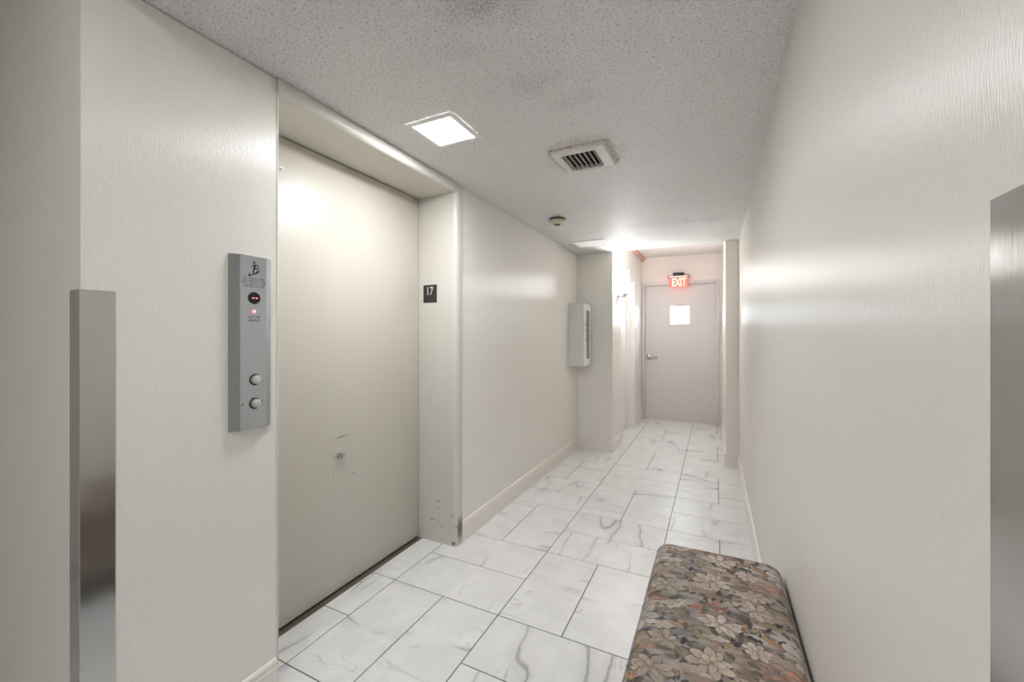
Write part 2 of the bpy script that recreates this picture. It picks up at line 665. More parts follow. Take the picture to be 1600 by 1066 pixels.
w.data.materials.append(M['wall'])
struct(w, 'projecting wall column with the sconce and a door recess beyond it', 'wall')
w = boxes('wall_pilaster', [(XV1, 0.7, YP, YB + 0.2, 0, CEILV)], M['wall'])
struct(w, 'shallow projecting wall end right of the exit door', 'wall')
w = boxes('wall_back', [(-1.95, 0.7, YB, YB + 0.12, 2.088, CEILV), (0.066, 0.7, YB, YB + 0.12, 0, 2.088), (-1.95, -1.007, YB, YB + 0.12, 0, 2.088)], M['smooth_wall'])
struct(w, 'plain pinkish beige end wall above the exit door', 'wall')
w = boxes('wall_lobby', [(-3.3, 2.2, -1.9, -1.6, 0, CEILL), (-3.3, -3.2, -1.6, YC, 0, CEILL), (2.0, 2.2, -1.6, YC, 0, CEILL)], M['wall'])
struct(w, 'beige walls of the elevator lobby behind the viewpoint', 'wall')


# ---- baseboards: moulded strip with an eased top
def baseboard(name, p0, p1, nrm, label, h=0.13, t=0.012):
    """runs from p0 to p1 (x,y) against a wall whose outward normal is nrm."""
    prof = [(0, 0), (t, 0), (t, h - 0.030), (t * 0.85, h - 0.026), (t * 0.85, h - 0.010), (t * 0.45, h - 0.002), (0, h)]
    bm = bmesh.new()
    a = [bm.verts.new((p0[0] + nrm[0] * q[0], p0[1] + nrm[1] * q[0], q[1])) for q in prof]
    b_ = [bm.verts.new((p1[0] + nrm[0] * q[0], p1[1] + nrm[1] * q[0], q[1])) for q in prof]
    n = len(prof)
    for i in range(n):
        bm.faces.new((a[i], a[(i + 1) % n], b_[(i + 1) % n], b_[i]))
    bm.faces.new(a[::-1])
    bm.faces.new(b_)
    o = finish(name, bm, M['paint'])
    return struct(o, label, 'baseboard')


baseboard('baseboard_left', (XL, 0.512), (XL, 0.942), (1, 0), 'baseboard below the elevator call panel')
baseboard('baseboard_left', (XL, 2.137), (XL, YV), (1, 0), 'baseboard between the elevator jamb and the column')
baseboard('baseboard_column', (XL + 0.012, YV), (XV0 + 0.012, YV), (0, -1), 'baseboard across the front of the column')
baseboard('baseboard_column', (XV0, YV), (XV0, 4.99), (1, 0), 'baseboard on the column side under the sconce')
baseboard('baseboard_vestibule', (XV0, 5.93), (XV0, YB - 0.016), (1, 0), 'short baseboard left of the exit door')
baseboard('baseboard_vestibule', (XV0 - 0.085, 5.93), (XV0 + 0.012, 5.93), (0, -1), 'baseboard return beside the white recessed door')
baseboard('baseboard_pilaster', (XV1 - 0.012, YP), (XR - 0.012, YP), (0, -1), 'baseboard across the front of the pilaster')
baseboard('baseboard_pilaster', (XV1, YP), (XV1, YB - 0.016), (-1, 0), 'baseboard along the pilaster side by the exit door')
baseboard('baseboard_right', (XR, 0.512), (XR, YP), (-1, 0), 'baseboard along the long right wall')

# ---- wooden crown strip at the vestibule ceiling
o = prism('trim_crown', [(XV0 - 0.01, CEILV - 0.045), (XV0 + 0.02, CEILV - 0.045), (XV0 + 0.055, CEILV - 0.02), (XV0 + 0.055, CEILV + 0.001), (XV0 - 0.01, CEILV + 0.001)], 'y', YV + 0.012, YB - 0.002, M['wood'], smooth=False)
struct(o, 'salmon brown wooden crown strip along the top of the vestibule wall', 'trim')

# ---- elevator doorway
elev = empty('door_1', (-1.69, 1.51, 0))
struct(elev, 'cream enamelled elevator sliding door set deep in its frame', 'elevator door')
XD = -1.69


def arc(cx_, cy_, r, a0, a1, n=8):
    return [(cx_ + r * math.cos(math.radians(a0 + (a1 - a0) * i / n)), cy_ + r * math.sin(math.radians(a0 + (a1 - a0) * i / n))) for i in range(n + 1)]


XJ = -1.400
dp = box('door_panel', XD - 0.03, XD, 0.962, 2.069, 0.012, 2.147, M['elev_door'], elev, 0.002)
prism('jamb', [(-1.775, 2.075)] + arc(XJ - 0.03, 2.105, 0.03, -90, 0) + [(XJ, 2.137), (-1.775, 2.137)], 'z', 0, CEIL - 0.0005, M['jamb'], elev)
prism('jamb', [(-1.775, 0.945), (XL + 0.001, 0.945), (XL + 0.001, 0.949), (XL - 0.004, 0.955), (-1.775, 0.955)], 'z', 0, 2.155, M['jamb'], elev)
prism('header', [(-1.775, 2.153)] + arc(XJ - 0.022, 2.175, 0.022, -90, 0) + [(XJ, CEIL - 0.0025), (-1.775, CEIL - 0.0025)], 'y', 0.945, 2.0755, M['jamb'], elev)
box('shaft_backing', -1.795, -1.745, 0.956, 2.10, 0.0, 2.155, M['dark_gap'], elev)
box('sill', -1.745, -1.660, 0.956, 2.074, -0.008, 0.0025, M['sill'], elev, 0.001, 1)
hole = lathe('lock_escutcheon', [(0.0, 0.002), (0.004, 0.002), (0.0085, 0.0025), (0.010, 0.0)], M['nickel'], dp, 20, frame_mtx((XD, 1.152, 2.009), (0, 1, 0), (0, 0, 1)))
lathe('keyhole', [(0.0, 0.0032), (0.0055, 0.0032), (0.0055, 0.0)], M['black'], elev, 16, frame_mtx((XD, 1.152, 2.009), (0, 1, 0), (0, 0, 1)))

# ---- exit door
ex = empty('door_2', (-0.475, YB, 0))
struct(ex, 'grey exit door with a small bright window at the corridor end', 'door')
YL = 6.585
lx0, lx1, lz1 = -0.962, 0.016, 2.045
wx0, wx1, wz0, wz1 = -0.603, -0.336, 1.452, 1.724
leaf = boxes('leaf', [(lx0 + .003, wx0, YL, YL + .045, 0.008, lz1 - .003), (wx1, lx1 - .003, YL, YL + .045, 0.008, lz1 - .003),
                      (wx0, wx1, YL, YL + .045, 0.008, wz0), (wx0, wx1, YL, YL + .045, wz1, lz1 - .003)], M['grey_door'], ex)
box('window_pane', wx0, wx1, YL + .020, YL + .026, wz0, wz1, M['glass'], leaf)
bd = 0.014
boxes('window_bead', [(wx0 - bd, wx0 + .004, YL - .006, YL + .001, wz0 - bd, wz1 + bd), (wx1 - .004, wx1 + bd, YL - .006, YL + .001, wz0 - bd, wz1 + bd),
                      (wx0 + .004, wx1 - .004, YL - .006, YL + .001, wz0 - bd, wz0 + .004), (wx0 + .004, wx1 - .004, YL - .006, YL + .001, wz1 - .004, wz1 + bd)], M['grey_door'], leaf)
for (a, b_) in ((-1.007, lx0), (lx1, 0.066)):
    boxes('frame_jamb', [(a, b_, YB - .015, YB + .115, 0, 2.088)], M['grey_frame'], ex, 0.003)
box('frame_head', lx0 - .002, lx1 + .002, YB - .015, YB + .115, lz1, 2.088, M['grey_frame'], ex, 0.003)
boxes('door_stop', [(lx0, lx0 + .014, YL + .047, YL + .07, 0, lz1), (lx1 - .014, lx1, YL + .047, YL + .07, 0, lz1), (lx0, lx1, YL + .047, YL + .07, lz1 - .014, lz1)], M['grey_frame'], ex)
box('threshold', lx0, lx1, YB - .012, YB + .115, 0.0, 0.007, M['paint'], ex, 0.002)
hm = frame_mtx((-0.905, YL, 0.958), (1, 0, 0), (0, 0, 1))
rose = lathe('handle_rose', [(0.0, 0.022), (0.012, 0.022), (0.038, 0.014), (0.044, 0.004), (0.044, 0.0)], M['nickel'], leaf, 28, hm)
bm = bmesh.new()
path = [(0, 0, .018, .011), (0, 0, .05, .011), (.012, -.001, .060, .0105), (.04, -.003, .062, .010), (.08, -.005, .058, .0095), (.105, -.003, .052, .009), (.117, .001, .040, .0085), (.118, .002, .034, .007)]
rings = []
for k, (px, py, pz, r) in enumerate(path):
    a = Vector(path[max(k - 1, 0)][:3])
    b_ = Vector(path[min(k + 1, len(path) - 1)][:3])
    d = (b_ - a).normalized()
    u = d.cross(Vector((0, 1, 0))).normalized()
    v = u.cross(d)
    rings.append([bm.verts.new(Vector((px, py, pz)) + u * r * math.cos(q * math.pi / 6) + v * r * 1.25 * math.sin(q * math.pi / 6)) for q in range(12)])
for a, b_ in zip(rings, rings[1:]):
    for q in range(12):
        bm.faces.new((a[q], a[(q + 1) % 12], b_[(q + 1) % 12], b_[q]))
bm.faces.new(rings[0][::-1])
bm.faces.new(rings[-1])
bmesh.ops.transform(bm, matrix=hm, verts=bm.verts)
finish('lever_handle', bm, M['nickel'], leaf, True)

# ---- white door in the side recess
d3 = empty('door_3', (-1.11, 5.465, 0))
struct(d3, 'white side door recessed beyond the sconce column', 'door')
box('leaf', -1.14, -1.105, 5.055, 5.875, 0.008, 1.985, M['white_door'], d3, 0.002)
boxes('door_frame', [(-1.16, -1.075, 5.0, 5.052, 0, 2.04), (-1.16, -1.075, 5.878, 5.93, 0, 2.04), (-1.16, -1.075, 5.052, 5.878, 1.988, 2.04)], M['white_door'], d3, 0.002)


# ================================================================== OBJECTS
# ---- steel corner guards at the corridor mouth
def corner_guard(cx_, sgn, label):
    """L-shaped sheet round the outer corner; sgn is +1 when the corridor lies at larger x."""
    e = empty('corner_guard', (cx_, YC, 0))
    g = 0.0022
    z0, z1 = 0.002, 1.398
    a = 0.066 if sgn > 0 else 0.056
    b_ = 0.058
    box('corridor_flange', min(cx_, cx_ + sgn * g), max(cx_, cx_ + sgn * g), YC - g, YC + a, z0, z1, M['mirror_steel'], e, 0.0006, 1)
    box('lobby_flange', min(cx_ - sgn * b_, cx_ - sgn * 0.0002), max(cx_ - sgn * b_, cx_ - sgn * 0.0002), YC - g, YC, z0, z1, M['mirror_steel'], e, 0.0006, 1)
    for o_ in ():
        pass
    return tag(e, label, 'corner guard', group='steel corner guards at the corridor mouth')


corner_guard(XL, 1, 'polished steel corner guard left of the elevator call panel')
corner_guard(XR, -1, 'polished steel corner guard on the right wall beside the bench')

# ---- elevator call panel
cp = empty('call_panel', (XL, 0.852, 1.26))
tag(cp, 'brushed steel elevator call panel with two round buttons beside the door', 'call panel')
PF = XL + 0.020
y0, y1, z0, z1 = 0.7805, 0.9236, 0.969, 1.550
prism('faceplate', [(XL, y0), (PF - .0005, y0 + .0265), (PF, y0 + .028), (PF, y1 - .028), (PF - .0005, y1 - .0265), (XL, y1)], 'z', z0, z1, M['steel'], cp, smooth=False)


def on_panel(y, z, out=0.0):
    return frame_mtx((PF + out, y, z), (0, 1, 0), (0, 0, 1))


# pictogram: figure hurrying along stairs
def strokes(name, segs, discs, polys, mtx, mat, parent, th=0.0005):
    bm = bmesh.new()

    def slab(pts):
        lo = [bm.verts.new((p[0], p[1], 0)) for p in pts]
        hi = [bm.verts.new((p[0], p[1], th)) for p in pts]
        n = len(pts)
        for i in range(n):
            bm.faces.new((lo[i], lo[(i + 1) % n], hi[(i + 1) % n], hi[i]))
        bm.faces.new(lo[::-1])
        bm.faces.new(hi)
    for (ax, ay, bx, by, w0, w1) in segs:
        d = Vector((bx - ax, by - ay))
        ang = math.atan2(d.y, d.x)
        pts = [(bx + w1 * math.cos(ang + math.radians(q)), by + w1 * math.sin(ang + math.radians(q))) for q in range(-90, 91, 30)]
        pts += [(ax + w0 * math.cos(ang + math.radians(q)), ay + w0 * math.sin(ang + math.radians(q))) for q in range(90, 271, 30)]
        slab(pts)
    for (ax, ay, r) in discs:
        slab([(ax + r * math.cos(q * math.pi / 8), ay + r * math.sin(q * math.pi / 8)) for q in range(16)])
    for p in polys:
        slab(p)
    bmesh.ops.transform(bm, matrix=mtx, verts=bm.verts)
    return finish(name, bm, mat, parent)


mmu = 0.001
S = lambda *a: tuple(q * mmu for q in a)
strokes('pictogram',
        [S(2, 13, 0, 2, 3.0, 2.4), S(1, 14, -8, 9, 1.5, 1.2), S(3, 15, 8, 14, 1.4, 1.2), S(8, 14, 12, 8, 1.2, 1.1),
         S(1, 3, 11, 3.6, 2.0, 1.5), S(11, 3.6, 12.5, 1.5, 1.2, 1.0), S(0, 3, -3, -6, 2.2, 1.5), S(-3, -6, -3.5, -10, 1.5, 1.4)],
        [S(0, 21, 3.1)],
        [[S(-17, -14), S(-11, -14.5), S(-10, -16.5), S(-4, -15), S(-3, -10), S(4, -9), S(5, -7), S(7, -3), S(11, -2.5), S(17, -2.5), S(17, -5), S(4, -13), S(-6, -17.5), S(-14, -22), S(-16, -21)]],
        on_panel(0.853, 1.505) @ Matrix.Diagonal((1.12, 1.12, 1, 1)), M['ink'], cp)
for k, line in enumerate(('IN CASE OF FIRE', 'USE STAIRWAY FOR', 'EXIT. DO NOT USE', 'THE ELEVATORS')):
    text('lettering', line, 0.0092, on_panel(0.852, 1.4735 - k * 0.0085), M['greyink'], cp, 0.0002)
disp = lathe('floor_display', [(0.0, 0.0028), (0.0165, 0.0028), (0.0165, 0.0038), (0.0190, 0.0034), (0.0205, 0.0)], M['black'], cp, 36, on_panel(0.853, 1.409))
boxes('display_window', [(PF + .0029, PF + .0033, .8395, .8675, 1.4025, 1.4155)], M['display'], disp)
for yy in (0.8475, 0.8595):
    o = box('led_dash', PF + .0033, PF + .0037, yy - .0040, yy + .0040, 1.4075, 1.4105, M['red_led'], disp)
    tag(o, 'glowing red dash')
lp = lathe('indicator_lamp', [(0.0, 0.0062), (0.0035, 0.0054), (0.0058, 0.003), (0.0064, 0.0)], M['red_lamp'], cp, 20, on_panel(0.852, 1.363))
tag(lp, 'lit red jewel lamp')
text('lettering', 'OUT OF', 0.0105, on_panel(0.853, 1.3445), M['greyink'], cp, 0.0002, 0.0001)
text('lettering', 'SERVICE', 0.0105, on_panel(0.853, 1.3335), M['greyink'], cp, 0.0002, 0.0001)
for zz in (1.134, 1.054):
    rg = lathe('button_ring', [(0.0145, 0.0), (0.0160, 0.0022), (0.0185, 0.0016), (0.0192, 0.0)], M['black'], cp, 32, on_panel(0.8555, zz))
    lathe('button', [(0.0, 0.0078), (0.0125, 0.0076), (0.0145, 0.0064), (0.0150, 0.0)], M['button'], rg, 32, on_panel(0.8585, zz))
for (yy, zz) in ((0.846, 1.074), (0.879, 1.058), (0.815, 1.055)):
    lathe('screw', [(0.0, 0.0010), (0.0016, 0.0009), (0.0022, 0.0)], M['black'], cp, 10, on_panel(yy, zz))

# ---- floor number plate on the far jamb
fp = empty('floor_number_plate', (-1.599, 2.075, 1.545))
tag(fp, 'small black plate with white number 17 on the elevator jamb', 'sign')
box('plate', -1.6505, -1.5475, 2.0715, 2.075, 1.490, 1.600, M['plate17'], fp, 0.001, 1)
for ch, dx in (('1', -0.0150), ('7', 0.0130)):
    text('digit', ch, 0.073, frame_mtx((-1.600 + dx, 2.0713, 1.559), (1, 0, 0), (0, 0, 1)), M['white_print'], fp, 0.0005, 0.0002, 0.78)
bm = bmesh.new()
for (ax, az) in ((-1.613, 1.514), (-1.608, 1.514), (-1.598, 1.519), (-1.593, 1.514), (-1.588, 1.519), (-1.603, 1.509)):
    bmesh.ops.create_uvsphere(bm, u_segments=8, v_segments=5, radius=0.0014, matrix=Matrix.Translation((ax, 2.0713, az)))
finish('braille_dots', bm, M['plate17'], fp, True)


# ---- ceiling lights
def ceiling_light(x0, x1, y0, y1, rim, lit, label, gap=False, CEIL=CEIL):
    e = empty('ceiling_light', ((x0 + x1) / 2, (y0 + y1) / 2, CEIL))
    zb, zt = CEIL - 0.006, CEIL - 0.0003
    bm = bmesh.new()
    ox = [(x0, y0), (x1, y0), (x1, y1), (x0, y1)]
    ix = [(x0 + rim, y0 + rim), (x1 - rim, y0 + rim), (x1 - rim, y1 - rim), (x0 + rim, y1 - rim)]
    c = 0.004
    oc = [(x0 + c, y0 + c), (x1 - c, y0 + c), (x1 - c, y1 - c), (x0 + c, y1 - c)]
    A = [bm.verts.new((*p, zt)) for p in ox]
    B = [bm.verts.new((*p, zb)) for p in oc]
    C_ = [bm.verts.new((*p, zb)) for p in ix]
    D = [bm.verts.new((*p, zt)) for p in ix]
    for P, Q in ((A, B), (B, C_), (C_, D)):
        for k in range(4):
            bm.faces.new((P[k], P[(k + 1) % 4], Q[(k + 1) % 4], Q[k]))
    finish('frame', bm, M['light_frame'], e)
    box('diffuser', x0 + rim, x1 - rim, y0 + rim, y1 - rim, zb + 0.0015, zt - 0.0012, lit, e)
    if gap:
        g = box('gap_glow_strip', x0 + 0.004, x0 + 0.070, y0 - 0.0015, y0 + 0.0005, CEIL - 0.0016, CEIL - 0.0005, M['gap_glow'], e)  # glowing strip in place of lamp light leaking past the frame edge
        tag(g, 'glowing strip standing in for lamp light past the loose frame')
    return tag(e, label, 'ceiling light')


ceiling_light(-1.218, -0.973, 1.402, 1.650, 0.024, M['lit'], 'square lit ceiling light beside the elevator doorway', True)
ceiling_light(-1.277, -0.952, 3.890, 4.172, 0.020, M['dim'], 'square pale ceiling light next to the column, not brightly lit')
ceiling_light(-0.75, -0.25, -0.85, -0.35, 0.024, M['fill_lobby'], 'added unseen ceiling light in the lobby, lighting the corridor from behind the viewpoint', CEIL=CEILL)  # added lobby light, never in view, feeds light into the corridor mouth

# ---- air vent
av = empty('air_vent', (-0.60, 2.065, CEIL))
tag(av, 'grimy white ceiling air vent with angled slats', 'air vent')
vx0, vx1, vy0, vy1 = -0.752, -0.470, 1.930, 2.206
sx0, sx1, sy0, sy1 = VX0, VX1, VY0, VY1
zf = CEIL - 0.016
M['vent'] = simple('vent_enamel', rgb(222, 220, 215), 0.4, bump=(90, 0.15, 0.002))


def mk_crust():
    t = NT('old_paint_crust')
    o_ = t.n('ShaderNodeNewGeometry').outputs['Position']
    nz = t.noise(o_, 70.0, 4.0, 0.6)
    t.set(t.b.inputs['Base Color'], t.mix(t.maprange(nz, 0.42, 0.62), rgb(214, 206, 199), rgb(176, 158, 147)))
    t.b.inputs['Roughness'].default_value = 0.8
    t.bump(nz, 0.8, 0.006)
    return t.m


M['crust'] = mk_crust()
bm = bmesh.new()
c = 0.010
O = [(vx0, vy0), (vx1, vy0), (vx1, vy1), (vx0, vy1)]
O2 = [(vx0 + c, vy0 + c), (vx1 - c, vy0 + c), (vx1 - c, vy1 - c), (vx0 + c, vy1 - c)]
I = [(sx0, sy0), (sx1, sy0), (sx1, sy1), (sx0, sy1)]
A = [bm.verts.new((*p, CEIL - 0.0003)) for p in O]
B = [bm.verts.new((*p, zf + 0.002)) for p in O2]
C_ = [bm.verts.new((*p, zf)) for p in I]
D = [bm.verts.new((*p, CEIL + 0.004)) for p in I]
for P, Q in ((A, B), (B, C_), (C_, D)):
    for k in range(4):
        bm.faces.new((P[k], P[(k + 1) % 4], Q[(k + 1) % 4], Q[k]))
finish('frame', bm, M['vent'], av)
e_ = 0.0015
boxes('duct', [(sx0, sx0 + e_, sy0, sy1, CEIL + .004, CEIL + .16), (sx1 - e_, sx1, sy0, sy1, CEIL + .004, CEIL + .16), (sx0 + e_, sx1 - e_, sy0, sy0 + e_, CEIL + .004, CEIL + .16),
               (sx0 + e_, sx1 - e_, sy1 - e_, sy1, CEIL + .004, CEIL + .16), (sx0, sx1, sy0, sy1, CEIL + .16, CEIL + .165)], M['vent_dark'], av)
ns = 7
for k in range(ns):
    xx = sx0 + (k + 0.62) * (sx1 - sx0) / ns
    prism('slat', [(xx - 0.0008, zf - 0.001), (xx + 0.0016, zf - 0.001), (xx - 0.0020, CEIL + 0.006), (xx - 0.0036, CEIL + 0.006)], 'y', sy0 + 0.001, sy1 - 0.001, M['vent'], av, smooth=False)
# ragged crust of old paint where the ceiling meets the grille
bm = bmesh.new()
random.seed(3)
N = 96


def rect_pt(t_, x0, x1, y0, y1):
    per = [(x0, y0), (x1, y0), (x1, y1), (x0, y1), (x0, y0)]
    q = t_ * 4
    k = min(int(q), 3)
    f_ = q - k
    return (per[k][0] + (per[k + 1][0] - per[k][0]) * f_, per[k][1] + (per[k + 1][1] - per[k][1]) * f_)


ra, rb, rc = [], [], []
for k in range(N):
    t_ = k / N
    side = int(t_ * 4)
    g = {0: 0.012, 1: 0.022, 2: 0.006, 3: 0.006}[side] + random.uniform(-0.004, 0.006)
    mx_, my_ = rect_pt(t_, vx0, vx1, vy0, vy1)
    cxx, cyy = (vx0 + vx1) / 2, (vy0 + vy1) / 2
    dx, dy = mx_ - cxx, my_ - cyy
    nx, ny = (math.copysign(1, dx), 0) if side in (1, 3) else (0, math.copysign(1, dy))
    ra.append(bm.verts.new((mx_ + nx * g, my_ + ny * g, CEIL - 0.0002)))
    rb.append(bm.verts.new((mx_ + nx * g * 0.5, my_ + ny * g * 0.5, CEIL - 0.006 - random.uniform(0, 0.003))))
    rc.append(bm.verts.new((mx_ - nx * 0.004, my_ - ny * 0.004, CEIL - 0.0045)))
for k in range(N):
    j = (k + 1) % N
    bm.faces.new((ra[k], ra[j], rb[j], rb[k]))
    bm.faces.new((rb[k], rb[j], rc[j], rc[k]))
o = finish('paint_crust', bm, M['crust'], av, True)
tag(o, 'rusty cracked paint edge')
bm = bmesh.new()
bmesh.ops.create_icosphere(bm, subdivisions=3, radius=1.0)
for v in bm.verts:
    kz = 1 + 0.25 * math.sin(v.co.x * 9) * math.cos(v.co.y * 7)
    v.co = Vector((-0.585 + v.co.x * 0.045 * kz, 2.190 + v.co.y * 0.014 * kz, zf + v.co.z * 0.006))
finish('plaster_lump', bm, M['vent'], av, True)

# ---- smoke detector
sd = empty('smoke_detector', (-1.12, 3.075, CEIL))
tag(sd, 'round ivory smoke detector on the ceiling near the pale square light', 'smoke detector')
down = Matrix.Translation((-1.12, 3.075, CEIL)) @ Matrix.Rotation(math.pi, 4, 'X')
lathe('base', [(0.0, 0.0003), (0.062, 0.0003), (0.062, 0.009), (0.0, 0.009)], M['black'], sd, 36, down)
lathe('cover', [(0.0, 0.009), (0.060, 0.009), (0.069, 0.017), (0.069, 0.027), (0.055, 0.038), (0.032, 0.044), (0.0, 0.045)], M['detector'], sd, 40, down)
lathe('sensor_cage', [(0.0, 0.044), (0.021, 0.044), (0.019, 0.053), (0.0, 0.054)], M['black'], sd, 24, down)
lathe('sensor_cap', [(0.0, 0.053), (0.019, 0.053), (0.016, 0.057), (0.0, 0.058)], M['detector'], sd, 24, down)

# ---- extinguisher cabinet
ec = empty('extinguisher_cabinet', (XL, 4.37, 0.955))
tag(ec, 'white wall cabinet with a narrow dark glass front beside the column', 'cabinet')
cx1 = -1.247
cy0, cy1, cz0, cz1 = 4.230, 4.520, 0.955, 1.631
box('body', XL, cx1 - .020, cy0, cy1, cz0, cz1, M['cabinet'], ec, 0.003)
gy0, gy1, gz0, gz1 = 4.330, 4.455, 1.030, 1.555
fx0, fx1 = cx1 - .019, cx1
door = boxes('cabinet_door', [(fx0, fx1, cy0, gy0, cz0, cz1), (fx0, fx1, gy1, cy1, cz0, cz1), (fx0, fx1, gy0, gy1, cz0, gz0), (fx0, fx1, gy0, gy1, gz1, cz1)], M['cabinet'], ec)
box('glass_strip', cx1 - .012, cx1 - .007, gy0, gy1, gz0, gz1, M['cab_glass'], door)
boxes('glazing_bead', [(cx1, cx1 + .003, gy0 - .010, gy0, gz0 - .010, gz1 + .010), (cx1, cx1 + .003, gy1, gy1 + .010, gz0 - .010, gz1 + .010),
                       (cx1, cx1 + .003, gy0, gy1, gz0 - .010, gz0), (cx1, cx1 + .003, gy0, gy1, gz1, gz1 + .010)], M['cabinet'], door)
for zz in (1.40, 1.34, 1.24):
    lathe('stud', [(0.0, 0.010), (0.006, 0.009), (0.008, 0.0)], M['greyink'], door, 14, frame_mtx((cx1 + .002, gy0 - .012, zz), (0, 1, 0), (0, 0, 1)))

# ---- wall sconce
sc = empty('wall_sconce', (XV0, 4.78, 1.66))
tag(sc, 'glowing white glass wall sconce with nickel bracket on the column', 'wall lamp')
box('backplate', XV0, XV0 + .016, 4.715, 4.845, 1.665, 1.90, M['steel'], sc, 0.004)
box('arm', XV0 + .016, -0.920, 4.770, 4.790, 1.726, 1.740, M['nickel'], sc, 0.002)
lathe('cup', [(0.0, 0.0), (0.022, 0.0), (0.030, 0.012), (0.030, 0.030), (0.0, 0.030)], M['nickel'], sc, 28, Matrix.Translation((-0.922, 4.780, 1.742)))
lathe('glass_shade', [(0.0, 0.0), (0.050, 0.0), (0.054, 0.004), (0.054, 0.252), (0.050, 0.258), (0.047, 0.252), (0.047, 0.2), (0.0, 0.2)], M['sconce_glass'], sc, 36, Matrix.Translation((-0.922, 4.780, 1.7725)))

# ---- exit sign
es_ = empty('exit_sign', (-0.475, YB, 2.19))
tag(es_, 'red glowing EXIT sign hanging over the grey door', 'exit sign')
ey = 6.455
box('mount', -0.552, -0.404, ey - .020, YB, 2.168, 2.204, M['black'], es_, 0.004)
pr = [(ey + .022 * math.cos(math.radians(a)), 2.147 + .022 * math.sin(math.radians(a))) for a in range(0, 360, 20)]
prism('housing', pr, 'x', -0.612, -0.350, M['nickel'], es_)
for xa in (-0.620, -0.350):
    prism('end_cap', [(ey + (q[0] - ey) * 1.12, 2.147 + (q[1] - 2.147) * 1.12) for q in pr], 'x', xa, xa + .008, M['black'], es_)
box('lamp_strip', -0.607, -0.355, ey - .029, ey - .0215, 2.139, 2.155, M['exit_rim'], es_, 0.001)
box('panel', -0.607, -0.355, ey - .004, ey + .004, 1.992, 2.127, M['exit_panel'], es_, 0.0015, 1)
for ch, xx in (('E', -0.545), ('X', -0.488), ('I', -0.443), ('T', -0.402)):
    o = text('letter', ch, 0.168, frame_mtx((xx, ey - .0048, 2.058), (1, 0, 0), (0, 0, 1)), M['exit_letter'], es_, 0.0010, 0.0035, 0.62)


# ---- upholstered bench
def value_noise(h, w, cells_y, cells_x, rng):
    g = rng.random((cells_y, cells_x))
    yy = np.linspace(0, cells_y, h, endpoint=False)
    xx = np.linspace(0, cells_x, w, endpoint=False)
    y0_ = yy.astype(int)
    x0_ = xx.astype(int)
    fy = (yy - y0_)[:, None]
    fx = (xx - x0_)[None, :]
    fy = fy * fy * (3 - 2 * fy)
    fx = fx * fx * (3 - 2 * fx)
    a = g[y0_ % cells_y][:, x0_ % cells_x]
    b2 = g[y0_ % cells_y][:, (x0_ + 1) % cells_x]
    c2 = g[(y0_ + 1) % cells_y][:, x0_ % cells_x]
    d2 = g[(y0_ + 1) % cells_y][:, (x0_ + 1) % cells_x]
    return (a * (1 - fx) + b2 * fx) * (1 - fy) + (c2 * (1 - fx) + d2 * fx) * fy


